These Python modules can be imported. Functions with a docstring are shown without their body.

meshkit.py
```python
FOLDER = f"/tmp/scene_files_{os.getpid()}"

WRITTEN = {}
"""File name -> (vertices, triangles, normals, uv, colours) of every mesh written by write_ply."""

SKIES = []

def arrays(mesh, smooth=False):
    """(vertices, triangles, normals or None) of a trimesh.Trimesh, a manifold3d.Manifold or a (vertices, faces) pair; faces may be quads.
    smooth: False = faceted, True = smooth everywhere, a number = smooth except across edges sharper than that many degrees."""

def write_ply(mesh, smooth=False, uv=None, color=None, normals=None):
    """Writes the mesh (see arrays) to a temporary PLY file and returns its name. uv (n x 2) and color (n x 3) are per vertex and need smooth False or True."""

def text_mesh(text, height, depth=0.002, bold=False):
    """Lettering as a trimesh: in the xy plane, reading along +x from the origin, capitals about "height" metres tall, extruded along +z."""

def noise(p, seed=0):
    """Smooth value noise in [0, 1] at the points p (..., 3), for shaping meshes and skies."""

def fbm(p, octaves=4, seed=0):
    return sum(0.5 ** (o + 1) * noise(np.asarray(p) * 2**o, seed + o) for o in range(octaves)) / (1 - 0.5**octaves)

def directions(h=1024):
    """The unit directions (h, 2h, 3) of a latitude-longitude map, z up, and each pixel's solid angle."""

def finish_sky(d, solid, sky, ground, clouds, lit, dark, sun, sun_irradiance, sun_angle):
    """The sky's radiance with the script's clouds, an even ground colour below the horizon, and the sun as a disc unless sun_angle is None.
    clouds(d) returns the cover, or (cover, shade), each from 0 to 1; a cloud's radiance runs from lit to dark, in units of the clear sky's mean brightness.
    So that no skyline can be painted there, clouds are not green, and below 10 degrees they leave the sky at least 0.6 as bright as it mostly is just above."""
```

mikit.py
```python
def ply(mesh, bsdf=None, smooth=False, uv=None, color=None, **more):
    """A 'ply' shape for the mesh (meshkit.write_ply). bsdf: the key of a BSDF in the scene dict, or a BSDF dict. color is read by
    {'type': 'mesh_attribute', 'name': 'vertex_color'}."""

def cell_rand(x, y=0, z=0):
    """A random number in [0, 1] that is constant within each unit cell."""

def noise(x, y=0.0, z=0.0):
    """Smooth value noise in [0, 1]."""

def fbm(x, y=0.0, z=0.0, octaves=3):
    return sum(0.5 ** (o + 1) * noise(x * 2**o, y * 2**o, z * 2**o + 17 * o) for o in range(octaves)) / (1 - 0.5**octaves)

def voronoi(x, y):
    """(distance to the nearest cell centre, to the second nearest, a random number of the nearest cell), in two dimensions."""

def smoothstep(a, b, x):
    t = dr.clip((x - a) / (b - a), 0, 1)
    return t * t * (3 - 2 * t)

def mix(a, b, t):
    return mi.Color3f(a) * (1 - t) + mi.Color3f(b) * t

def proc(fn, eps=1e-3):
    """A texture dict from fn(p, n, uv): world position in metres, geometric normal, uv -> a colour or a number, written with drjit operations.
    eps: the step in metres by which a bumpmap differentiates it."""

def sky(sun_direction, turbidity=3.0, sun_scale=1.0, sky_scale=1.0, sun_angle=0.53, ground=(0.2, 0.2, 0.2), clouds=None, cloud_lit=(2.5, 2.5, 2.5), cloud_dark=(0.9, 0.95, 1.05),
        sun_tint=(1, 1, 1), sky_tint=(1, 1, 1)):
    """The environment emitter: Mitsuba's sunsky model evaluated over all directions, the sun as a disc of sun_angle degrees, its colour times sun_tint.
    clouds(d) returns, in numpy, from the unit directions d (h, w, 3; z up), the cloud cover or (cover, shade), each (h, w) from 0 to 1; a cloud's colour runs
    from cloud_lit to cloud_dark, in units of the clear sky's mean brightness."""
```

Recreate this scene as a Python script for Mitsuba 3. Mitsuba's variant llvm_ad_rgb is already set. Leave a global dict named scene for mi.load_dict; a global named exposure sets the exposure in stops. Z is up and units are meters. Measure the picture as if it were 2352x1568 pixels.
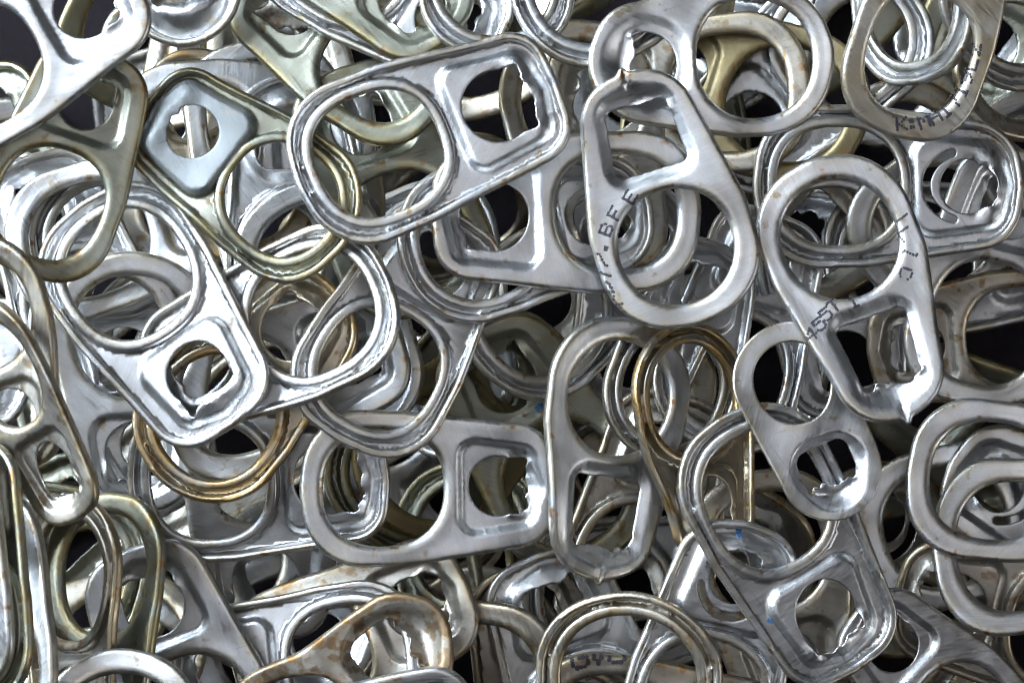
import math, drjit, numpy as np, shapely, mitsuba as mi, mikit, meshkit
from shapely.geometry import Polygon, Point, box
from scipy.spatial import cKDTree, Delaunay

T = mi.ScalarTransform4f
MM = 1e-3
scene, labels = {}, {}

# ------------------------------------------------------------------ camera, light, exposure
W_PX, H_PX = 2352.0, 1568.0          # measuring grid used for the layout
ZREF = 13.0                          # mm, level where one grid pixel is PXMM
PXMM = 25.2 / 612.0
CAMZ = ZREF + 420.0
fov = 2 * math.degrees(math.atan(W_PX / 2 * PXMM / (CAMZ - ZREF)))
scene['camera'] = {'type': 'thinlens', 'fov': fov, 'fov_axis': 'x', 'near_clip': 0.02, 'far_clip': 20.0,
                   'aperture_radius': 0.0012, 'focus_distance': (CAMZ - 25.0) * MM,
                   'to_world': T().look_at(origin=[0, 0, CAMZ * MM], target=[0, 0, 0], up=[0, 1, 0])}
exposure = 0.5


def lamp(key, center, target, w, h, rgb):
    scene[key] = {'type': 'rectangle', 'to_world': T().look_at(origin=center, target=target, up=[0, 0.02, 1]) @ T().scale([w / 2, h / 2, 1]),
                  'emitter': {'type': 'area', 'radiance': {'type': 'rgb', 'value': list(rgb)}}}
    labels[key] = {'label': key.replace('_', ' ') + ' out of frame lighting the heap', 'category': 'unseen_window', 'kind': 'structure'}


lamp('unseen_window', [-1.8, 1.1, 1.25], [0, 0, 0], 2.0, 1.8, (14.8, 17.0, 19.2))  # out of view at upper left, sized and set to light the rims
lamp('unseen_window_001', [1.9, -0.7, 0.8], [0, 0, 0], 0.8, 0.8, (3.0, 3.0, 3.0))  # weaker unseen source, placed to light rims facing lower right
lamp('unseen_ceiling_panel', [-0.15, 0.1, 2.2], [0, 0, 0], 1.8, 1.6, (0.82, 0.80, 0.81))  # unseen emissive panel overhead, stands in for a ceiling that flat faces reflect
scene['unseen_room_ambient'] = {'type': 'constant', 'radiance': {'type': 'rgb', 'value': [0.012, 0.01, 0.009]}}  # even ambient in place of light bounced around the unseen room

# ------------------------------------------------------------------ materials
proc, fbm, noise, sstep, mix = mikit.proc, mikit.fbm, mikit.noise, mikit.smoothstep, mikit.mix


def metal(key, c1, c2, stain, stain_amt, rough, rough_var=0.1, edge=None, edge_amt=0.0, metallic=1.0, rust=0.0):
    def grain(p, uv):
        a = uv.y * 6.283
        ca, sa = mi.Float(0) + drjit.cos(a), mi.Float(0) + drjit.sin(a)
        x, y = p.x * 1000, p.y * 1000
        return noise((x * ca + y * sa) * 11, (y * ca - x * sa) * 0.9, p.z * 900)

    def scratch(p, uv):
        x, y = p.x * 1000, p.y * 1000
        s1 = sstep(0.86, 0.95, noise((x * 0.8 + y * 0.6) * 7, (y * 0.8 - x * 0.6) * 0.22 + uv.y * 50, uv.y * 31))
        s2 = sstep(0.88, 0.96, noise((x * 0.3 - y * 0.95) * 8, (y * 0.3 + x * 0.95) * 0.3 + uv.y * 70, uv.y * 17))
        return drjit.maximum(s1, s2)

    def col(p, n, uv):
        x, y, z = p.x * 1000, p.y * 1000, p.z * 1000
        o = uv.y * 37
        t = fbm(x * 0.35 + o, y * 0.35, z * 0.35 + o)
        c = mix(c1, c2, sstep(0.3, 0.7, t)) * (0.80 + 0.24 * mikit.cell_rand(uv.y * 977.0))
        s = fbm(x * 0.9 + 11 + o, y * 0.9 - o, z * 0.9, octaves=4)
        c = mix(c, mi.Color3f(*stain), sstep(0.74 - 0.3 * stain_amt, 0.86 - 0.3 * stain_amt, s) * 0.8)
        c = c * (0.87 + 0.13 * grain(p, uv) + 0.1 * noise(x * 9 + o, y * 9, z * 9))
        sc = scratch(p, uv)
        c = c * (1 - 0.27 * sc)
        if edge is not None:
            e = (1 - sstep(0.2, 1.3, uv.x)) * sstep(0.32, 0.58, fbm(x * 0.5 - o, y * 0.5, z * 0.5 + 5))
            c = mix(c, mi.Color3f(*edge), e * edge_amt)
        r = sstep(0.67 - rust, 0.78 - rust, fbm(x * 1.3 + o, y * 1.3, z * 1.3 - o)) * (1 - sstep(0.35 + 3 * rust, 0.9 + 9 * rust, uv.x))
        return mix(c, mi.Color3f(0.26, 0.14, 0.05), r * 0.8)

    def rg(p, n, uv):
        x, y, z = p.x * 1000, p.y * 1000, p.z * 1000
        return rough + 1.7 * rough_var * (fbm(x * 0.7 + uv.y * 9, y * 0.7, z * 0.7) - 0.5) + 0.16 * (grain(p, uv) - 0.5)

    scene[key] = {'type': 'twosided', 'bsdf': {'type': 'principled', 'base_color': proc(col), 'roughness': proc(rg), 'metallic': metallic, 'specular': 0.5}}


metal('silver_metal', (0.57, 0.58, 0.60), (0.47, 0.475, 0.485), (0.32, 0.255, 0.165), 0.15, 0.40, 0.14, edge=(0.44, 0.375, 0.24), edge_amt=0.5)
metal('dull_metal', (0.43, 0.405, 0.365), (0.34, 0.315, 0.27), (0.22, 0.155, 0.09), 0.45, 0.42, 0.16, edge=(0.38, 0.30, 0.17), edge_amt=0.6, rust=0.04)
metal('green_metal', (0.365, 0.37, 0.315), (0.285, 0.29, 0.235), (0.20, 0.15, 0.09), 0.35, 0.42, 0.14, edge=(0.29, 0.24, 0.12), edge_amt=0.8, rust=0.03)
metal('gold_metal', (0.46, 0.39, 0.28), (0.40, 0.37, 0.31), (0.24, 0.14, 0.06), 0.3, 0.38, 0.14, edge=(0.45, 0.30, 0.12), edge_amt=0.9)
metal('brass_metal', (0.29, 0.235, 0.13), (0.23, 0.20, 0.125), (0.22, 0.14, 0.06), 0.35, 0.46, 0.14, edge=(0.34, 0.26, 0.12), edge_amt=0.5)
metal('cream_metal', (0.55, 0.53, 0.48), (0.54, 0.475, 0.35), (0.34, 0.26, 0.15), 0.15, 0.44, 0.12)
metal('rusty_metal', (0.47, 0.45, 0.41), (0.36, 0.32, 0.26), (0.19, 0.125, 0.065), 0.85, 0.5, 0.16, edge=(0.27, 0.19, 0.11), edge_amt=0.85, rust=0.1)
metal('grey_coat', (0.26, 0.28, 0.29), (0.23, 0.25, 0.255), (0.3, 0.27, 0.22), 0.1, 0.5, 0.06, metallic=0.45)
scene['ink'] = {'type': 'principled', 'base_color': {'type': 'rgb', 'value': [0.02, 0.018, 0.025]}, 'roughness': 0.5}
scene['blue_paint'] = {'type': 'principled', 'base_color': {'type': 'rgb', 'value': [0.03, 0.09, 0.19]}, 'roughness': 0.4}


def table_col(p, n, uv):
    return mix((0.006, 0.004, 0.006), (0.011, 0.008, 0.011), fbm(p.x * 300, p.y * 300, 0)) * (0.85 + 0.3 * noise(p.x * 2500, p.y * 2500))


scene['table_material'] = {'type': 'principled', 'base_color': proc(table_col), 'roughness': 0.6, 'specular': 0.12}
tv, tf = [], []
g = 9
for j in range(g):
    for i in range(g):
        x, y = (i / (g - 1) - 0.5) * 600, (j / (g - 1) - 0.5) * 600
        tv.append((x * MM, y * MM, 0.0))
for j in range(g - 1):
    for i in range(g - 1):
        a = j * g + i
        tf.append((a, a + 1, a + g + 1, a + g))
scene['table_top'] = mikit.ply((tv, tf), 'table_material')
labels['table_top'] = {'label': 'dark plum brown table top under the heap', 'kind': 'structure'}


# ------------------------------------------------------------------ the pull tab as stamped sheet metal
def circ(x, y, r):
    return Point(x, y).buffer(r, 24)


def superell(cx, cy, a, b, p, n=120):
    t = np.linspace(0, 2 * np.pi, n, endpoint=False)
    c, s = np.cos(t), np.sin(t)
    return Polygon(np.c_[cx + a * np.sign(c) * abs(c) ** (2 / p), cy + b * np.sign(s) * abs(s) ** (2 / p)])


def hull(*cs):
    return shapely.union_all([circ(*c) for c in cs]).convex_hull


def resample(ring, step):
    L = ring.length
    n = max(8, int(round(L / step)))
    return shapely.get_coordinates(shapely.line_interpolate_point(ring, np.arange(n) * L / n))


def rings(poly, step):
    out = []
    for g in getattr(poly, 'geoms', [poly]):
        if g.is_empty or g.geom_type != 'Polygon':
            continue
        for r in [g.exterior, *g.interiors]:
            if r.length > 1.0:
                out.append(resample(r, step))
    return np.vstack(out) if out else np.zeros((0, 2))


def ss(a, b, x):
    t = np.clip((x - a) / (b - a), 0, 1)
    return t * t * (3 - 2 * t)


VARIANTS = {
    # wf, wn: widths; rf, rn: corner radii; F: finger hole (cx, a, b, p); kind of nose opening; panel: (x0, x1, half width, corner)
    'std':   dict(wf=15.4, rf=6.0, wn=12.6, rn=4.2, F=(-4.55, 5.85, 5.55, 2.35), hole='dee', panel=(2.9, 11.0, 4.5, 1.6), depth=0.55),
    'round': dict(wf=15.8, rf=7.2, wn=12.0, rn=4.6, F=(-4.5, 5.9, 5.7, 2.15), hole='dee', panel=(3.2, 11.2, 4.2, 1.9), depth=0.55),
    'square': dict(wf=15.5, rf=6.0, wn=12.5, rn=3.8, F=(-4.8, 5.6, 5.5, 2.5), hole='dee', hr=3.25, panel=(2.6, 11.2, 4.9, 1.4), depth=0.6),
    'open':  dict(wf=15.6, rf=6.6, wn=11.4, rn=4.8, F=(-4.9, 5.5, 5.6, 2.08), hole='trap', panel=(1.9, 10.9, 4.1, 1.7), depth=0.5),
    'slot':  dict(wf=15.4, rf=6.2, wn=12.2, rn=4.6, F=(-4.7, 5.7, 5.5, 2.4), hole='slot', panel=(2.3, 11.2, 4.5, 1.8), depth=0.6),
    'cup':   dict(wf=14.4, rf=6.4, wn=11.6, rn=5.3, F=(-4.9, 5.5, 5.2, 2.2), hole='cup', panel=(2.6, 11.2, 4.3, 3.0), depth=0.9),
    'eye':   dict(wf=15.6, rf=7.0, wn=12.2, rn=5.6, F=(-4.5, 5.9, 5.9, 2.2), hole='eye', panel=(2.6, 10.8, 4.1, 3.9), depth=0.4),
    'pop':   dict(wf=15.4, rf=6.4, wn=12.8, rn=4.4, F=(-4.7, 5.7, 5.5, 2.2), hole='eye', hr=2.7, sharp=True, panel=(1.7, 11.5, 5.0, 1.9), depth=1.2),
    'flat':  dict(wf=13.6, rf=6.6, wn=13.0, rn=6.2, F=(-5.2, 5.0, 4.6, 2.1), hole='cup', panel=(2.4, 11.0, 4.3, 3.4), depth=0.8, curl=0.0),
}


def base_mesh(variant, seed, q=1.0):
    V = VARIANTS[variant]
    rng = np.random.default_rng(1000 + seed)
    rf, rn = V['rf'], V['rn']
    k0 = V['hole']
    wf, wn = V['wf'] * (1 + 0.02 * rng.normal()), V['wn'] * (1 + 0.02 * rng.normal())
    O = hull((-12.5 + rf, wf / 2 - rf, rf), (-12.5 + rf, -wf / 2 + rf, rf), (12.4 - rn, wn / 2 - rn, rn), (12.4 - rn, -wn / 2 + rn, rn),
             (12.6 - 5.6, 0, 5.6), (-12.7 + 7.2, 0, 7.2), (-2.5, wf / 2 - 4.05, 4.0), (-2.5, -wf / 2 + 4.05, 4.0))
    if k0 == 'trap':
        O = O.union(Polygon([(11.5, 1.6), (11.5, -1.2), (13.1, 0.1), (13.0, 0.5)])).buffer(-0.3).buffer(0.55).buffer(-0.25)
    fx, fa, fb, fp = V['F']
    F = superell(fx, 0, fa, fb, fp)
    x0, x1, hw, pc = V['panel']
    P = hull((x0 + pc, hw - pc, pc), (x0 + pc, -hw + pc, pc), (x1 - pc - 0.6, hw * 0.86 - pc, pc), (x1 - pc - 0.6, -hw * 0.86 + pc, pc), (x1 - pc, 0, pc))
    k = V['hole']
    if k == 'dee':
        rr = V.get('hr', 2.9)
        R = circ(6.7, 0, rr).union(box(6.7, -0.93 * rr, 9.5, 0.93 * rr)).buffer(-0.5).buffer(0.5)
    elif k == 'eye':
        R = circ(6.6, 0, V.get('hr', 3.1)).difference(box(8.8 if V.get('sharp') else 8.2, -4, 12, 4))
    elif k == 'trap':
        R = hull((3.4, 2.9, 0.7), (3.4, -2.9, 0.7), (8.3, 2.2, 0.9), (8.3, -2.2, 0.9))
    elif k == 'slot':
        R = circ(7.2, 0, 2.5).union(box(7.2, -1.9, 9.2, 1.9))
        a = np.linspace(0.62 * np.pi, 1.38 * np.pi, 24)
        bow = shapely.LineString(np.c_[7.3 + 3.9 * np.cos(a), 3.3 * np.sin(a)]).buffer(0.36)
        R = shapely.MultiPolygon([R.buffer(-.2).buffer(.2), bow]) if not R.intersects(bow) else R.union(bow)
    else:
        R = hull((4.6, 2.0, 1.4), (4.6, -2.0, 1.4), (7.2, 2.4, 1.0), (7.2, -2.4, 1.0))
    # the torn edge towards the nose
    def tear(poly):
        c = resample(poly.exterior, 0.12)
        arc = np.arange(len(c)) * 0.12
        knots = np.cumsum(rng.uniform(0.3, 1.5, 200))
        jag = np.interp(arc, knots, rng.uniform(-1, 1, 200) * np.where(rng.random(200) < 0.3, 1.0, 0.45))
        w = ss(7.4, 8.6, c[:, 0]) if k in ('dee', 'slot') else (ss(6.0, 7.2, c[:, 0]) if k == 'cup' else ss(6.5, 8.5, c[:, 0]))
        q3 = np.c_[c * 0.8, np.full(len(c), seed * 3.7)]
        n1 = meshkit.fbm(q3, 3, seed) - 0.5
        n2 = meshkit.noise(q3 * 3.1, seed + 5) - 0.5
        amp = {'eye': 0.5, 'dee': 1.3, 'trap': 0.6, 'slot': 0.9, 'cup': 1.5}[k]
        c = c.copy()
        c[:, 0] += w * (amp * n1 + 0.42 * jag)
        c[:, 1] += w * 0.12 * n2
        if k == 'trap':
            c += 0.2 * np.c_[n2, n1]
        p = Polygon(c).buffer(0)
        return max(p.geoms, key=lambda g: g.area) if p.geom_type == 'MultiPolygon' else p
    Rs = [tear(r) for r in getattr(R, 'geoms', [R])]
    R = shapely.union_all(Rs).intersection(O.buffer(-1.5))
    D = O.difference(F).difference(R)
    if D.geom_type == 'MultiPolygon':
        D = max(D.geoms, key=lambda g: g.area)
    curl = V.get('curl', 1.0)
    cwO, cwF = 0.78 * curl, 1.04 * curl
    OF = O.difference(F)
    fine = 0.02
    tO, tF, tR = cKDTree(resample(O.exterior, fine)), cKDTree(resample(F.exterior, fine)), cKDTree(rings(R, fine))
    tP = cKDTree(resample(P.exterior, fine))
    bO, bF, bR = resample(O.exterior, 0.26 * q), resample(F.exterior, 0.26 * q), rings(R, 0.17 * q)
    B = np.vstack([bO, bF, bR])
    nb = len(B)
    Hh = 0.5 if curl else 0.22       # half height of the rim
    rc = 0.72 if curl else 0.22
    th = 0.22
    dip, depth = 0.04 * curl, V['depth']
    cuts = np.sort(rng.uniform(-np.pi, np.pi, 9))
    cuts = np.concatenate([[-2.55, -2.15, 2.2, 2.6, -0.75, 0.75, 0.12, -0.14], cuts[:2]])
    segw = rng.uniform(-0.14, 0.14, 64)

    def fields(p):
        dO, dF, dR, dP = (t.query(p)[0] for t in (tO, tF, tR, tP))
        dP = np.where(shapely.contains_xy(P, p[:, 0], p[:, 1]), dP, -dP)
        return dO, dF, dR, dP

    def panel(p, dP):
        m = ss(-0.7, 0.65, dP) if k0 in ('trap', 'cup', 'eye') and not V.get('sharp') else ss(-0.45, 0.42, dP)
        tongue = ss(7.6, 9.6, p[:, 0]) * ss(0.1, 1.6, dP)
        return m * depth + tongue * (0.75 if k == 'cup' else 0.45)

    def front(p, f):
        dO, dF, dR, dP = f
        d = np.minimum(dO, dF)
        rr_ = np.where(dO < dF, 0.46 if curl else rc, 0.8 if curl else rc)
        z = Hh * np.sqrt(np.clip(1 - (1 - np.clip(d / rr_, 0, 1)) ** 2, 0, 1))
        z = z - dip * ss(0.7, 1.7, d) - panel(p, dP)
        z = z + (1 - ss(0, 0.7, dR)) * ss(6.8, 8.4, p[:, 0]) * 0.7 * (meshkit.noise(np.c_[p * 0.9, np.full(len(p), seed * 2.3)], 77) - 0.4)
        if k0 == 'trap':
            z = z - 0.22 * np.exp(-((p[:, 1] - 0.1) / 0.22) ** 2) * ss(10.6, 11.4, p[:, 0]) * ss(0, 0.3, d)
        return z

    def sheetmid(p, f):
        return front(p, f) - th / 2

    def back(p, f):
        dO, dF, dR, dP = f
        sheet = front(p, f) - th
        ang = np.arctan2(p[:, 1], p[:, 0])
        seg = np.searchsorted(np.sort(cuts), ang)
        lift = segw[seg] * ss(0.1, 0.4, dO) * (1 - ss(cwO - 0.3, cwO - 0.1, dO))
        if not curl:
            return np.where(np.minimum(dO, dF) < 0.2, np.minimum(sheet, 0), sheet)
        # each edge is rolled into a bead; the two beads leave a cleft between them
        bead = lambda d, cw: np.where(d < cw, -Hh * np.clip(1 - np.abs(2 * d / cw - 1) ** 2.8, 0, 1) ** (1 / 2.8), 9.0)
        return np.minimum(np.minimum(bead(dO, cwO) * (1 - lift), bead(dF, cwF)), sheet)

    def along(base, inward, dists):
        """rows of points beside an outline, one behind the other, so that the rows mesh as clean strips"""
        t_ = np.roll(base, -1, 0) - np.roll(base, 1, 0)
        t_ /= np.linalg.norm(t_, axis=1, keepdims=True)
        nn = np.c_[-t_[:, 1], t_[:, 0]] * inward
        return [base + nn * d_ for d_ in dists]

    sgnO = 1 if O.exterior.is_ccw else -1
    sgnF = -1 if F.exterior.is_ccw else 1

    def pts(dsO, dsF, gridstep):
        rows = []
        for own, a in [*((0, x) for x in along(bO, sgnO, dsO)), *((1, x) for x in along(bF, sgnF, dsF))]:
            a = a[shapely.contains_xy(D, a[:, 0], a[:, 1])]
            do, df = tO.query(a)[0], tF.query(a)[0]
            rows.append(a[(do <= df + 0.02) if own == 0 else (df < do - 0.02)])
        rows = np.vstack(rows)
        out = [rings(P.buffer(d), 0.36 * q) for d in (-0.75, -0.5, -0.34, -0.2, -0.07, 0.07, 0.2, 0.34, 0.5, 0.72)]
        out += [rings(R.buffer(d), 0.2 * q) for d in (0.05, 0.13, 0.3)]
        gs = gridstep * q
        gx, gy = np.meshgrid(np.arange(-12.7, 12.8, gs), np.arange(-8.2, 8.2, gs * 0.87))
        gx = gx + 0.5 * gs * (np.arange(gx.shape[0]) % 2)[:, None]
        out.append(np.c_[gx.ravel(), gy.ravel()])
        a = np.vstack(out)
        a = a[shapely.contains_xy(D, a[:, 0], a[:, 1])]
        a = a[np.minimum(tO.query(a)[0] - max(dsO), tF.query(a)[0] - max(dsF)) > 0.06]
        a = np.vstack([rows[cKDTree(bR).query(rows)[0] > 0.05], a])
        a = a[cKDTree(bR).query(a)[0] > 0.035]
        t = cKDTree(a)
        drop = np.zeros(len(a), bool)
        for i, j in sorted(t.query_pairs(0.045)):
            if not drop[i] and j >= len(rows):
                drop[j] = True
        return a[~drop]

    prof = np.array([0.03, 0.1, 0.22, 0.36, 0.5, 0.64, 0.78, 0.88, 0.95, 1.07])
    if q > 1.3:
        prof = prof[[1, 2, 4, 6, 7, 8, 9]]
    fd = np.array([0.03, 0.09, 0.18, 0.3, 0.44, 0.6, 0.8, 1.0])
    if q > 1.3:
        fd = fd[[0, 2, 4, 6]]
    fa_ = pts(fd, fd, 0.45)
    ba_ = pts(prof * cwO, prof * cwF, 0.45) if curl else pts(fd[:4], fd[:4], 0.45)
    # raw sheet edge in the rivet hole; round curl elsewhere
    fB = fields(B)
    zB = np.concatenate([np.zeros(len(bO) + len(bF)), sheetmid(B, fB)[len(bO) + len(bF):]])
    if not curl:
        zB[:len(bO) + len(bF)] = -0.0

    def side(a, fn):
        f = fields(a)
        z = fn(a, f)
        mid = sheetmid(a, f)
        w = np.sqrt(np.clip(1 - (1 - np.clip(f[2] / 0.12, 0, 1)) ** 2, 0, 1))
        z = mid + (z - mid) * w
        P3 = np.vstack([np.c_[B, zB], np.c_[a, z]])
        allp = np.vstack([B, a])
        tri = Delaunay(allp).simplices
        c = allp[tri].mean(1)
        tri = tri[shapely.contains_xy(D, c[:, 0], c[:, 1])]
        A = allp[tri]
        ar = (A[:, 1, 0] - A[:, 0, 0]) * (A[:, 2, 1] - A[:, 0, 1]) - (A[:, 1, 1] - A[:, 0, 1]) * (A[:, 2, 0] - A[:, 0, 0])
        tri = np.where((ar < 0)[:, None], tri[:, ::-1], tri)
        tri = tri[np.abs(ar) > 1e-6]
        ed = np.concatenate([np.minimum(fB[0], fB[1]), np.minimum(f[0], f[1])])
        return P3, tri, ed, f[3]
    Pf, tf_, ef, _ = side(fa_, front)
    Pb, tb_, eb, _ = side(ba_, back)
    n = len(Pf)
    idx = np.concatenate([np.arange(nb), n + np.arange(len(Pb) - nb)])
    v = np.vstack([Pf, Pb[nb:]])
    f = np.vstack([tf_, idx[tb_][:, ::-1]])
    e = np.concatenate([ef, eb[nb:]])
    c = v[f].mean(1)
    inP = shapely.contains_xy(P.buffer(0.1), c[:, 0], c[:, 1])
    region = np.where(inP, 2, np.where(c[:, 0] < fx + fa + 0.75, 0, 1))
    return v, f, e, region, (front, fields)


CACHE = {}


def get_base(variant, seed, q):
    key = (variant, seed, q)
    if key not in CACHE:
        CACHE[key] = base_mesh(variant, seed, q)
    return CACHE[key]


def deform(v, bend, twist, dent, seed, sx, sy, skew=0.0, squash=None):
    """local mm -> bent local mm"""
    v = v.copy()
    q3 = np.c_[v[:, :2] / 7.0, np.full(len(v), seed * 1.37)]
    v[:, 0] += 0.5 * dent * (meshkit.noise(q3, seed) - 0.5)
    v[:, 1] += 0.9 * dent * (meshkit.noise(q3, seed + 1) - 0.5)
    v[:, 2] += 1.0 * dent * (meshkit.noise(q3 * 1.3, seed + 2) - 0.5) + 0.025 * (meshkit.noise(np.c_[v[:, :2] / 1.6, q3[:, 2]], seed + 3) - 0.5)
    v[:, 0] *= sx
    v[:, 1] *= sy
    v[:, 1] += skew * v[:, 0]
    if abs(bend) > 1e-6:
        k = bend / 12.5 * 2              # bend: slope in radians gained towards each end
        th = v[:, 0] * k * 0.5
        r = 1 / k
        x = (2 * r - v[:, 2]) * np.sin(th)
        z = 2 * r - (2 * r - v[:, 2]) * np.cos(th)
        v[:, 0], v[:, 2] = x, z
    if abs(twist) > 1e-6:
        a = twist * v[:, 0] / 12.5
        c, s = np.cos(a), np.sin(a)
        v[:, 1], v[:, 2] = c * v[:, 1] - s * v[:, 2], s * v[:, 1] + c * v[:, 2]
    return v


def rot(axis, a):
    c, s = math.cos(a), math.sin(a)
    if axis == 0:
        return np.array([[1, 0, 0], [0, c, -s], [0, s, c]])
    if axis == 1:
        return np.array([[c, 0, s], [0, 1, 0], [-s, 0, c]])
    return np.array([[c, -s, 0], [s, c, 0], [0, 0, 1]])


# ------------------------------------------------------------------ the heap: each tab comes to rest on those laid before it
GX0, GY0, GS = -75.0, -55.0, 0.35
GN = (int(150 / GS), int(110 / GS))
HM = np.zeros(GN)
CLIPZ = 60.0


def cells(p):
    i = np.clip(((p[:, 0] - GX0) / GS).astype(int), 0, GN[0] - 1)
    j = np.clip(((p[:, 1] - GY0) / GS).astype(int), 0, GN[1] - 1)
    return i, j


def px2xy(u, v, z):
    s = PXMM * (CAMZ - z) / (CAMZ - ZREF)
    return np.array([(u - W_PX / 2) * s, -(v - H_PX / 2) * s])


def xy2px(x, y, z):
    s = PXMM * (CAMZ - z) / (CAMZ - ZREF)
    return x / s + W_PX / 2, -y / s + H_PX / 2


DOTS = {'E': '11111 10000 10000 11110 10000 10000 11111', 'F': '11111 10000 10000 11110 10000 10000 10000', 'B': '11110 10001 10001 11110 10001 10001 11110',
        'K': '10001 10010 10100 11000 10100 10010 10001', '/': '00001 00001 00010 00100 01000 10000 10000', '.': '00000 00000 00000 00000 00000 01100 01100',
        'I': '00100 00100 00100 00100 00100 00100 00100', 'V': '10001 10001 10001 01010 01010 00100 00100', 'L': '10000 10000 10000 10000 10000 10000 11111',
        'C': '01110 10001 10000 10000 10000 10001 01110', '4': '00010 00110 01010 10010 11111 00010 00010', '5': '11111 10000 11110 00001 00001 10001 01110',
        'T': '11111 00100 00100 00100 00100 00100 00100', '1': '00100 01100 00100 00100 00100 00100 01110', '7': '11111 00001 00010 00010 00100 00100 00100',
        'M': '10001 11011 10101 10101 10001 10001 10001', 'A': '01110 10001 10001 11111 10001 10001 10001', '3': '11111 00010 00100 00010 00001 10001 01110',
        ':': '00000 01100 01100 00000 01100 01100 00000', '2': '01110 10001 00001 00010 00100 01000 11111', '9': '01110 10001 10001 01111 00001 00010 01100',
        '0': '01110 10001 10001 10001 10001 10001 01110', 'G': '01110 10001 10000 10111 10001 10001 01110', 'U': '10001 10001 10001 10001 10001 10001 01110'}
COUNT = 0
LABELS = {}
HEROES = []


def new_key():
    global COUNT
    key = 'pull_tab' if COUNT == 0 else 'pull_tab_%03d' % COUNT
    COUNT += 1
    return key


def emit(key, v, f, n, uv, bsdf):
    used, inv = np.unique(f, return_inverse=True)
    path = meshkit.write_ply((v[used] * MM, inv.reshape(f.shape)), False, uv=uv[used], normals=n[used])
    scene[key] = {'type': 'ply', 'filename': path, 'face_normals': False, 'bsdf': {'type': 'ref', 'id': bsdf}}


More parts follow.
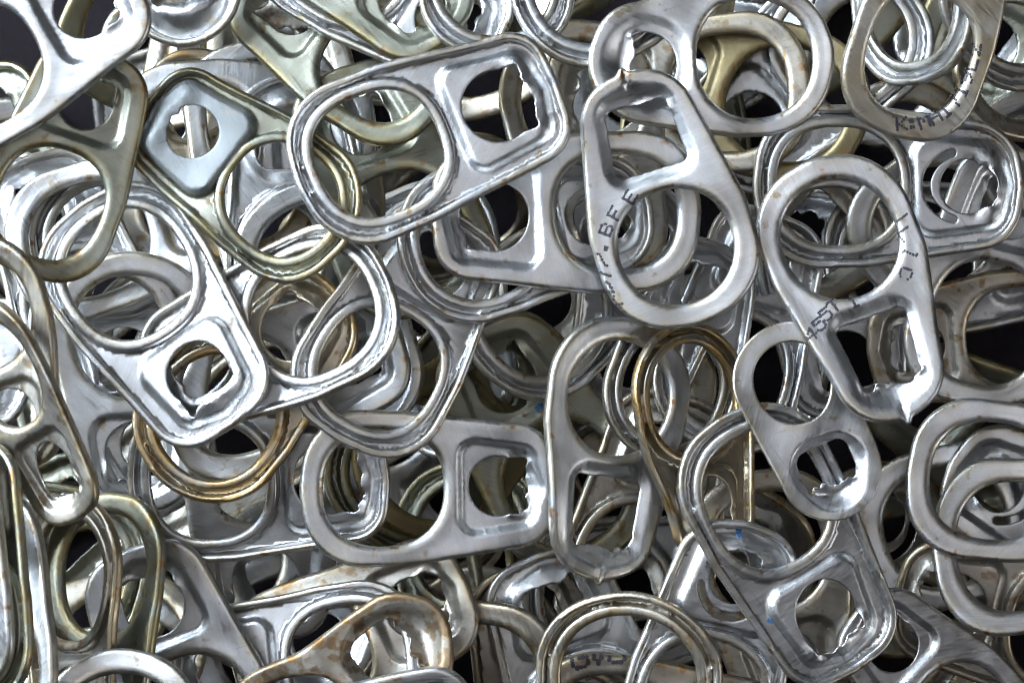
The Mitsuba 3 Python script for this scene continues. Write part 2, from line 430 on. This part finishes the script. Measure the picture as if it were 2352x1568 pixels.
def tab(E, N, side='F', var='std', mat='silver_metal', roll=0, pitch=0, bend=0.0, twist=0.0, dent=0.6, seed=0, free=10.0, q=1.0, parts=True,
        label=None, group=None, prints=(), spots=(), z=None, scale=None, wide=1.0, lift=0.0, panel_mat=None, sink=0.0):
    global HM
    rng = np.random.default_rng(7000 + COUNT)
    v0, f, edge, region, (front, fields) = get_base(var, seed, q)
    E, N = np.array(E, float), np.array(N, float)
    mid, d = (E + N) / 2, (N - E)
    length = np.linalg.norm(d) * PXMM
    zg = 0.0
    for tt in (-.5, -.25, 0, .25, .5):
        i, j = cells(np.array([px2xy(*(mid + d * tt), ZREF)]))
        zg = max(zg, HM[i[0], j[0]])
    bend, twist = bend + rng.normal(0, 0.03), twist + rng.normal(0, 0.035)

    phi = math.atan2(-d[1], d[0])

    def shaped(zest):
        k = (CAMZ - zest) / (CAMZ - ZREF)
        sc = scale * k if scale else float(np.clip(length * k / 25.2 / max(0.4, math.cos(math.radians(pitch))), 0.84, 1.14))
        vl = deform(v0, bend, twist, dent, COUNT % 97, sc, sc * wide)
        return vl * np.array([1, -1, -1]) if side == 'B' else vl
    vl = shaped(zg + 1.5)
    sub = vl[:: max(1, len(vl) // 2600)]

    def pose(dr, dp, p):
        R = rot(2, phi) @ rot(1, -math.radians(pitch + dp)) @ rot(0, math.radians(roll + dr))
        w = p @ R.T
        return w, R

    def rest(w, c):
        i, j = cells(w[:, :2] + c)
        return float(np.max(HM[i, j] - w[:, 2]))

    zc = ZREF
    best = (0.0, 0.0)
    for it in range(2):
        c = px2xy(*mid, zc)
        if it == 0 and free > 0:
            cand, cur = [(0.0, 0.0)], None
            step = free / 2
            best, bz = (0.0, 0.0), rest(pose(0, 0, sub)[0], c)
            for lev in range(3):
                improved = True
                while improved:
                    improved = False
                    for ddr, ddp in ((1, 0), (-1, 0), (0, 1), (0, -1)):
                        cnd = (best[0] + ddr * step, best[1] + ddp * step)
                        if max(abs(cnd[0]), abs(cnd[1])) > free:
                            continue
                        zz = rest(pose(*cnd, sub)[0], c)
                        if zz < bz - 0.02:
                            bz, best, improved = zz, cnd, True
                step /= 2
        if it == 1:
            vl = shaped(zc)
        w, R = pose(*best, vl)
        zc = rest(w, c) + 0.03 - sink if z is None else min(z, 99)
    w = w + np.array([c[0], c[1], zc + lift])
    # leave its own top in the height map
    i, j = cells(w[:, :2])
    np.maximum.at(HM, (i, j), w[:, 2])
    nrm = np.zeros_like(w)
    fn = np.cross(w[f[:, 1]] - w[f[:, 0]], w[f[:, 2]] - w[f[:, 0]])
    if side == 'B':
        pass
    for kk in range(3):
        np.add.at(nrm, f[:, kk], fn)
    nrm /= np.linalg.norm(nrm, axis=1, keepdims=True) + 1e-12
    tid = (COUNT * 0.618034) % 1.0
    uv = np.c_[edge, np.full(len(w), tid)]
    key = new_key()
    if parts:
        emit(key + '__finger_ring', w, f[region == 0], nrm, uv, mat)
        emit(key + '__nose', w, f[region == 1], nrm, uv, mat)
        emit(key + '__rivet_panel', w, f[region == 2], nrm, uv, panel_mat or mat)
    else:
        emit(key, w, f, nrm, uv, mat)
    if prints or spots:
        up = nrm[:, 2] > 0.2
        from scipy.interpolate import LinearNDInterpolator
        foot = np.array([px2xy(*p_, zc) for p_ in [*[p_[1:3] for p_ in prints], *[p_[:2] for p_ in spots]]])
        up &= cKDTree(foot).query(w[:, :2])[0] < 3.0
        tree = cKDTree(w[up][:, :2])
        lin = LinearNDInterpolator(w[up][:, :2], np.c_[w[up][:, 2], nrm[up]])

        def surface(xy):
            a = np.nan_to_num(lin(xy))
            nn = a[:, 1:] + [0, 0, 1e-6]
            return a[:, 0], nn / np.linalg.norm(nn, axis=1, keepdims=True), tree.query(xy)[0]
    if prints:
        dots, sizes = [], []
        zt = zc
        for ch, u, vv, ang, size in prints:       # reading direction ang (degrees, counter-clockwise), size = pitch of the dots in mm
            o = px2xy(u, vv, zt)
            a = math.radians(ang)
            r, upv = np.array([math.cos(a), math.sin(a)]), np.array([-math.sin(a), math.cos(a)])
            for row, bits in enumerate(DOTS[ch].split()):
                for colm, b in enumerate(bits):
                    if b == '1':
                        dots.append(o + r * (colm - 2) * size * 1.25 + upv * (3 - row) * size + rng.normal(0, 0.015, 2))
                        sizes.append(size)
        dots = np.array(dots)
        dz, dn, dist = surface(dots)
        VV, FF = [], []
        for p2, zz, nn, di, dsz in zip(dots, dz, dn, dist, sizes):
            if di > 0.4:
                continue
            t1 = np.cross(nn, [0, 1, 0.1]); t1 /= np.linalg.norm(t1)
            t2 = np.cross(nn, t1)
            cen = np.array([p2[0], p2[1], zz]) + nn * 0.02
            rr = (0.78 if dsz < 0.25 else 0.85) * dsz * rng.uniform(0.85, 1.15)
            b0 = len(VV)
            ringp = [cen + rr * (math.cos(x) * t1 + math.sin(x) * t2) for x in np.linspace(0, 2 * np.pi, 8, endpoint=False)]
            VV += [cen + nn * 0.012, *ringp, *[x - nn * 0.03 for x in ringp]]
            for s in range(8):
                FF += [(b0, b0 + 1 + s, b0 + 1 + (s + 1) % 8), (b0 + 1 + s, b0 + 9 + s, b0 + 9 + (s + 1) % 8), (b0 + 1 + s, b0 + 9 + (s + 1) % 8, b0 + 1 + (s + 1) % 8)]
        scene[key + '__date_print'] = mikit.ply((np.array(VV) * MM, np.array(FF)), 'ink')
        labels[key + '__date_print'] = {'label': 'dotted black printing', 'kind': 'stuff'}
    for u, vv, rad, smat, sname in spots:
        o = px2xy(u, vv, zc)
        PP, FF, nr, ns = [o], [], 4, 18
        for r_ in range(1, nr + 1):
            for s_ in range(ns):
                a = 2 * np.pi * s_ / ns
                rr = rad * r_ / nr * (1 + 0.28 * math.sin(2 * a + u) + 0.16 * math.sin(5 * a + vv))
                PP.append(o + rr * np.array([math.cos(a), math.sin(a)]))
        PP = np.array(PP)
        dz, dn, dist = surface(PP)
        for s_ in range(ns):
            FF.append((0, 1 + s_, 1 + (s_ + 1) % ns))
            for r_ in range(nr - 1):
                a, b = 1 + r_ * ns + s_, 1 + r_ * ns + (s_ + 1) % ns
                FF += [(a, a + ns, b + ns), (a, b + ns, b)]
        FF = [t_ for t_ in FF if max(dist[list(t_)]) < 0.35]
        if FF:
            P3 = np.c_[PP, dz] + dn * (0.03 - 0.05 * (np.arange(len(PP)) > ns * (nr - 1)))[:, None]
            scene[key + '__' + sname] = mikit.ply((P3 * MM, np.array(FF)), smat, smooth=True)
    lab = LABELS.get(label, label) if label else 'silver pull tab buried in the heap'
    labels[key] = {'label': lab, 'category': 'pull tab', 'group': group or 'pull tabs in the upper layers of the heap'}
    HEROES.append((key, xy2px(c[0], c[1], zc), label))
    return key, zc


S, DU, GR, GO, CR, BR, RU = 'silver_metal', 'dull_metal', 'green_metal', 'gold_metal', 'cream_metal', 'brass_metal', 'rusty_metal'
BURIED = []
rngf = np.random.default_rng(11)
kinds = ['std', 'round', 'square', 'open', 'slot', 'cup']
mats = [S] * 5 + [DU] * 4 + [GR] * 2
grid = [(u, vv) for u in range(-40, 2400, 70) for vv in range(-40, 1620, 70)]
near = [np.array([px2xy(u + 250 * r * math.cos(a), vv + 250 * r * math.sin(a), ZREF) for r, n_ in ((0.3, 6), (0.65, 10), (0.95, 14)) for a in np.arange(n_) * 2 * np.pi / n_]) for u, vv in grid]
for _ in range(48):                     # each next tab falls where the heap is lowest
    lev = [HM[cells(n_)].mean() + rngf.uniform(0, 2.0) + (2.5 if u < 300 and vv < 420 else 0) for n_, (u, vv) in zip(near, grid)]
    u, vv = grid[int(np.argmin(lev))]
    a = rngf.uniform(0, 2 * np.pi)
    dx, dy = 306 * math.cos(a), 306 * math.sin(a)
    m = mats[rngf.integers(len(mats))]
    sd = 'FB'[rngf.integers(2)]
    k, _ = tab((u - dx, vv - dy), (u + dx, vv + dy), sd, kinds[rngf.integers(6)], m, roll=rngf.normal(0, 26), pitch=rngf.normal(0, 14),
               free=8, q=1.8, seed=int(rngf.integers(2)), parts=False, group='pull tabs buried in the heap')
    BURIED.append((k, u, vv, m, sd))

LABELS.update({'l gap': 'dull smooth tab in the gap between digit printed tab and crossing rings',
    'l gap2': 'smooth silver tab at the bottom edge right of the lower right panel tab',
    'l a': 'silver tab buried under the upright green tab, rivet hole seen through its ring',
    'l b': 'silver tab under the bright square panel tab, double rim arching above it',
    'l c': 'silver finger ring peeking out left below the upright green tab',
    'l1b': 'dull silver tab lying behind the left side of the bright square panel tab',
    'l1a': 'smooth silver tab seen through the finger hole of the bright square panel tab',
    'gold nw': 'gold rimmed tab peeking out above the green tab with the popped grey panel',
    'l20': 'silver tab lying right behind the green tab with the popped grey panel',
    'l52': 'silver tab lying across beneath the green tab with the popped grey panel',
    'l51': 'silver tab with cupped nose between the green popped panel tab and the big sideways tab',
    'letters': 'dull tab stamped with large letters inside the bottom finger ring',
    'l35': 'silver tab standing nose down below the long sideways double rimmed tab',
    'l x1': 'greenish double rimmed tab seen through the smooth sideways tab',
    'gold in bc': 'dull brass tab whose ring shows inside the smooth sideways tab',
    'edge green': 'corroded tab standing on edge beneath the smooth sideways tab',
    'l3': 'silver tab with a blue paint speck between the smooth sideways tab and pointed tip tab',
    'l4': 'silver tab with deep rounded cup inside the large ring below centre left',
    'edge white': 'white shining tab standing on edge inside the ring right of bright square panel tab',
    'l6': 'double rimmed silver tab below the lettered tab, ring opening to lower left',
    'l7': 'smooth silver tab beneath the gold rimmed ring of the bright square panel tab',
    'l5': 'double rimmed silver tab lying flat left of and under the smooth sideways tab',
    'l8': 'double rimmed tab seen through the finger hole of the digit printed tab',
    'gold ne': 'dull brass tab seen through the ring of the sideways tab above the lettered tab',
    'l19': 'dull silver tab beneath the sideways tab above the lettered tab',
    'brown n': 'dull brownish tab between the big sideways tab and the lettered tab',
    'l 24b': 'flat silver tab under the nose of the crescent slot tab at right',
    'l28': 'smooth silver ring left of the two crossing rings at lower right',
    'l60': 'silver tab with slotted nose seen inside the crossing rings at lower right',
    'l27': 'dull tab with torn rivet hole in the lower right corner',
    'l ring r': 'dull double rimmed tab under the pointed tip tab and the bottom finger ring',
    'l62': 'double rimmed silver tab between the lettered tab and the digit printed tab',
    'l64': 'tilted silver ring seen inside the bronze edged loop',
    'l65': 'dull grey tab beneath the small flat tab and large panel tab',
    'l31': 'silver tab with a blue paint speck inside the ring of the lower right panel tab',
    'l58b': 'dull double rimmed tab left of the bottom finger ring, lower of two',
    'l58a': 'silver double rimmed tab left of the bottom finger ring, upper of two',
    'l56': 'dull ring with dark hole between the rust stained tab and bottom finger ring',
    'l33b': 'dull tab lying behind the rust stained crumpled tab, parallel to it',
    'l55': 'bright square panelled tab beneath the dull tab behind the rust stained one',
    'l54': 'bright silver tab running down to the bottom edge left of the rust stained tab',
    'white ring': 'white shining finger ring at the bottom edge right of the green tabs',
    'l e': 'smooth green tab with dark hole right of the double rimmed green tab',
    'l14b': 'smooth green tab seen through the finger hole of the big sideways tab',
    'l14': 'stained green tab sloping down from the top edge behind the big sideways tab',
    'l15': 'silver double rimmed tab at the top edge above the big sideways tab',
    'l16': 'smooth green ring at the top edge resting on a silver double rimmed tab',
    'l nn': 'silver double rimmed nose at top edge just right above the big sideways tab',
    'l17': 'silver double rimmed tab leaving the top edge left of the sideways tab above the lettering',
    'l13': 'silver torn nose hanging down from the top edge beside the upper left corner tab',
    'brown e': 'dull brownish tab at the right edge above the crescent slot tab',
    'l ne': 'silver double rimmed tab in the upper right corner behind the cream tab',
    'edge ne': 'silver double rimmed tab standing steeply inside the cream ring',
    'cream': 'pale cream tinted tab with dotted black printing curving round its ring, upper right',
    'gold w': 'gold rimmed double ring under the nose of the bright square panel tab',
    'T_bc': 'smooth silver tab lying sideways right below centre with round rivet hole',
    'l16b': 'silver double rimmed tab pointing up right above the smooth sideways tab',
    'l15b': 'silver double rimmed tab under the recessed square nose left of the lettered tab',
    'l18': 'silver double rimmed ring just right of the bright square panel tab',
    'T_center': 'smooth silver tab with recessed square nose, between big sideways tab and lettered tab',
    't1': 'smooth silver tab at the right edge just below the crescent slot tab',
    't2': 'double rimmed tab with a crescent slot beside its round hole, at right',
    't26': 'smooth silver ring at the lower right edge, lower of two crossing rings',
    't3': 'smooth silver ring at the right edge, upper of two crossing rings',
    'T_small': 'small flat silver tab with a cupped torn nose, under the digit printed tab',
    'T_right': 'smooth silver tab printed with dotted digits, trapezoid nose opening pointing down',
    'T18': 'smooth silver tab lying sideways at the top edge above the lettered tab',
    'T_print': 'smooth silver tab with dotted black letters down its left limb, trapezoid opening above',
    'T_mid': 'smooth silver tab with pointed notched tip left of the bronze edged loop',
    'T_br': 'large silver double rimmed tab with square panel, below the small flat tab',
    'bronze': 'bronze edged double rimmed tab tilted steeply right of the pointed tip tab',
    'T_left': 'bright silver double rimmed tab with shining white square panel at left',
    'twist': 'green double rimmed tab with a popped up grey rivet panel',
    'farleft': 'smooth green tab standing upright at the left below the corner tab',
    'corner': 'smooth pale silver tab cut off by the upper left corner',
    'T_tc': 'big silver double rimmed tab lying sideways left of the lettered tab',
    'T_bottomring': 'brown stained double rimmed finger ring at the bottom edge below centre',
    'dirty': 'rust stained crumpled tab with torn nose at the bottom edge',
    'T34': 'silver square cornered tab poking in at the bottom edge below the rust stained tab',
    'l d': 'dull double rimmed tab at the lower left standing tilted',
    'leftlong': 'long tilted dull tab at the left edge, nose pointing down',
    'leftlong2': 'dull tilted tab at the left edge lying under another tilted one',
    'strip c': 'silver rim leaning at the lower left border, innermost of three',
    'strip b': 'green rim leaning at the lower left border, middle of three',
    'strip a': 'silver rim leaning at the lower left border, outermost of three'})
SHORT = {'T_print': 'lettered tab', 'T_right': 'digit printed tab', 'T_tc': 'big sideways tab', 'T_left': 'bright square panel tab', 'T_bc': 'smooth sideways tab', 'T_mid': 'pointed tip tab', 'bronze': 'bronze edged loop', 'T_br': 'large lower right panel tab', 'T_small': 'small flat tab', 'T18': 'sideways top edge tab', 'T_center': 'recessed square nose tab', 'twist': 'green popped panel tab', 'farleft': 'upright green tab', 'corner': 'corner tab', 'cream': 'cream printed tab', 'dirty': 'rust stained tab', 't2': 'crescent slot tab', 't3': 'upper crossing ring', 't26': 'lower crossing ring', 't1': 'right edge tab', 'l27': 'dull corner tab', 'T_bottomring': 'bottom finger ring', 'leftlong': 'long tilted left tab', 'l d': 'tilted lower left tab', 'gold w': 'gold rimmed ring', 'l16b': 'ring above the smooth sideways tab', 'l15': 'top edge double rimmed tab', 'l54': 'bright bottom edge tab', 'l20': 'silver tab behind the green one', 'white ring': 'white shining ring', 'l58a': 'double rimmed tab beside the bottom ring', 'l13': 'torn nose at the top edge', 'l5': 'flat double rimmed tab'}
t = tab
# ---- lower layers
t((260,880),(60,350),'B','std',S,label='l a',seed=3)
t((230,370),(310,960),'B','round',S,label='l b')
t((25,610),(590,420),'F','std',S,label='l c')
t((190,600),(392,1150),'F','std',S,label='l1b',seed=2)
t((300,578),(315,1180),'F','round',S,label='l1a')
t((640,590),(387,117),'F','cup',GO,label='gold nw')
t((575,85),(680,690),'F','std',S,label='l20',seed=4)
t((265,330),(866,305),'F','std',S,label='l52',seed=1)
t((700,770),(660,160),'B','cup',S,label='l51')
t((620,880),(605,1480),'F','square',S,label='l35',seed=1)
t((830,1230),(1190,740),'B','std',GR,label='l x1')
t((865,1185),(1290,760),'F','round',BR,label='gold in bc')
t((1160,1475),(1085,880),'F','std',GR,label='edge green',roll=78,free=4,z=21.0)
t((1397,1285),(1090,750),'F','std',GR,label='l3',seed=5,spots=[(1238,934,.4,'blue_paint','paint_speck')])
t((640,430),(900,980),'F','cup',S,label='l4',seed=3)
t((690,1020),(835,440),'F','std',S,label='edge white',roll=75,free=4,z=24.0)
t((1095,850),(1560,450),'B','round',S,label='l6')
t((370,980),(930,760),'F','std',S,label='l7',seed=6)
t((287,1110),(900,1100),'B','square',S,label='l5',seed=2)
t((1880,385),(1960,960),'B','std',S,label='l8',seed=1)
t((1990,300),(1420,120),'F','round',BR,label='gold ne')
t((1862,208),(1250,228),'F','square',DU,label='l19',seed=3)
t((1290,45),(1420,640),'F','round',DU,label='brown n')
t((1990,640),(2470,280),'F','std',S,label='l 24b')
t((1985,1260),(2570,1100),'F','std',S,label='l28')
t((2700,1330),(2180,1060),'F','slot',S,label='l60')
t((2640,1480),(2050,1360),'B','square',DU,label='l27',seed=2)
t((1420,1490),(1560,900),'B','std',DU,label='l ring r')
t((1620,1030),(1790,480),'B','std',S,label='l62')
t((1500,1010),(1640,600),'B','round',S,label='l64',roll=30)
t((1720,1080),(1850,1660),'F','std',DU,label='l65')
t((1360,1880),(1180,1285),'B','round',DU,label='l58b')
t((1430,1830),(1225,1265),'B','std',S,label='l58a',seed=4)
t((1100,1375),(1130,1990),'F','std',DU,label='l56')
t((1212,1665),(1800,1705),'F','std',DU,label='letters',free=5,prints=[('G',1330,1508,12,.27),('V',1372,1500,6,.27),('0',1416,1497,2,.27)])
t((545,1590),(1080,1330),'F','std',DU,label='l33b')
t((990,1500),(385,1560),'B','square',S,label='l55')
t((527,1830),(299,1257),'F','std',S,label='l54',seed=1)
t((250,1130),(230,1720),'F','std',GR,roll=38,free=4,label='l e')
# ---- north edge
t((1011,716),(771,149),'F','std',GR,label='l14b')
t((1020,260),(560,-60),'F','std',GR,label='l14',seed=4)
t((625,-190),(1149,118),'B','std',S,label='l15')
t((620,-320),(1040,100),'F','round',GR,label='l16')
t((1160,140),(1080,-450),'B','std',S,label='l nn')
t((1190,60),(1740,-210),'B','round',S,label='l17')
t((400,-480),(440,122),'B','cup',S,label='l13')
t((2330,330),(2330,-250),'F','std',DU,label='brown e',roll=40)
t((2190,120),(2700,-260),'B','std',S,label='l ne')
t((2110,195),(2060,-400),'B','std',S,label='edge ne',roll=-50,free=4,z=21)
# ---- upper layer
t((365,1105),(770,650),'B','round',GO,label='gold w')
t((692,1128),(1283,1113),'F','std',S,free=4.5,label='T_bc',wide=1.03,seed=7)
t((775,1015),(1071,489),'B','std',S,label='l16b',seed=1)
t((915,590),(1505,465),'B','round',S,label='l15b')
t((905,640),(335,890),'B','std',S,label='l18')
t((1612,480),(988,500),'F','square',S,free=4.5,label='T_center',seed=8)
t((2490,750),(2000,810),'F','std',DU,label='l gap')
t((2330,1770),(1960,1390),'F','round',S,label='l gap2')
t((2215,930),(2360,345),'F','std',S,label='t1')
t((1728,434),(2356,425),'B','slot',S,label='t2')
t((2045,312),(2240,-270),'F','std',CR,label='cream',roll=18,free=4,wide=.92,prints=[('K',2072,284,5,.18),(':',2098,284,12,.18),('M',2124,278,20,.18),('A',2150,268,30,.18),('1',2174,253,40,.18),('7',2195,232,52,.18),('1',2211,207,62,.18),('9',2223,178,70,.18),('L',2233,146,75,.18),('2',2240,112,80,.18)])
t((2142,1255),(2740,1250),'F','std',S,label='t26',wide=1.1)
t((2083,1085),(2690,1150),'F','std',S,label='t3')
t((1440,730),(1368,1332),'F','open',S,label='T_mid',seed=2,roll=-32,free=4)
t((1560,742),(1652,1285),'B','round',GO,label='bronze',roll=-42,free=3)
t((1560,1790),(1720,1195),'B','slot',S,label='l31',spots=[(1695,1222,.4,'blue_paint','paint_speck')])
t((1652,953),(1977,1548),'B','std',S,spots=[(1768,1425,.28,'blue_paint','paint_speck')],label='T_br',seed=3,wide=.92)
t((1770,765),(1948,1172),'F','flat',S,label='T_small',scale=.78)
t((1866,368),(2078,962),'F','open',S,free=4.5,wide=.95,label='T_right',prints=[('I',2072,500,-55,.17),('L',2080,538,-55,.17),('/',2090,582,-60,.17),('C',2080,628,-110,.17),('4',1860,768,35,.17),('5',1880,745,38,.17),('5',1895,722,38,.17),('T',1914,702,38,.17),('1',1958,693,30,.17)])
t((1915,128),(1348,152),'F','eye',S,free=4.5,label='T18',wide=1.05)
t((1605,742),(1432,165),'F','open',S,free=4.5,label='T_print',seed=1,prints=[('K',1412,697,50,.17),('V',1398,664,58,.17),('I',1389,630,72,.17),('/',1383,597,78,.17),('.',1382,566,76,.17),('B',1392,528,68,.17),('F',1412,490,62,.17),('E',1447,453,60,.17)])
t((201,490),(523,956),'B','std',S,label='T_left',seed=4,pitch=4,scale=1.04,free=5)
t((792,569),(335,225),'B','pop',GR,free=6,label='twist',panel_mat='grey_coat',seed=2,dent=.9)
t((72,625),(240,128),'F','std',GR,label='farleft',roll=12,free=4)
t((-214,257),(321,-50),'F','std',S,label='corner',free=5)
t((682,429),(1288,188),'B','square',S,free=4.5,label='T_tc',seed=5)
t((1450,1350),(1420,1990),'B','round',DU,label='T_bottomring',wide=1.08)
t((560,1790),(1005,1400),'F','cup',RU,label='dirty',dent=2.2)
t((546,1840),(1110,1636),'F','square',S,label='T34')
t((168,1135),(172,1740),'B','std',DU,label='l d',roll=50,free=3)
t((-90,545),(70,1080),'F','round',DU,label='leftlong2',roll=24,free=2)
t((-68,706),(187,1186),'F','std',DU,label='leftlong',roll=34,free=2,wide=.72)
t((265,1500),(300,2105),'F','round',S,label='white ring',pitch=16,free=4)
t((5,1720),(-8,1120),'F','round',S,label='strip c',roll=-36,free=3)
t((-40,1610),(-48,1000),'B','std',GR,label='strip b',roll=-38,free=3)
t((-98,1590),(-108,985),'F','std',S,label='strip a',roll=-34,free=3)

# what each buried tab lies beneath
tone = {S: 'silver', DU: 'dull brownish', GR: 'dull green'}
for k, u, vv, m, sd in BURIED:
    hk = min((x for x in HEROES if x[2] in SHORT), key=lambda x: (x[1][0] - u) ** 2 + (x[1][1] - vv) ** 2)
    labels[k]['label'] = tone[m] + (' smooth faced' if sd == 'F' else ' double rimmed') + ' tab buried beneath the ' + SHORT[hk[2]]
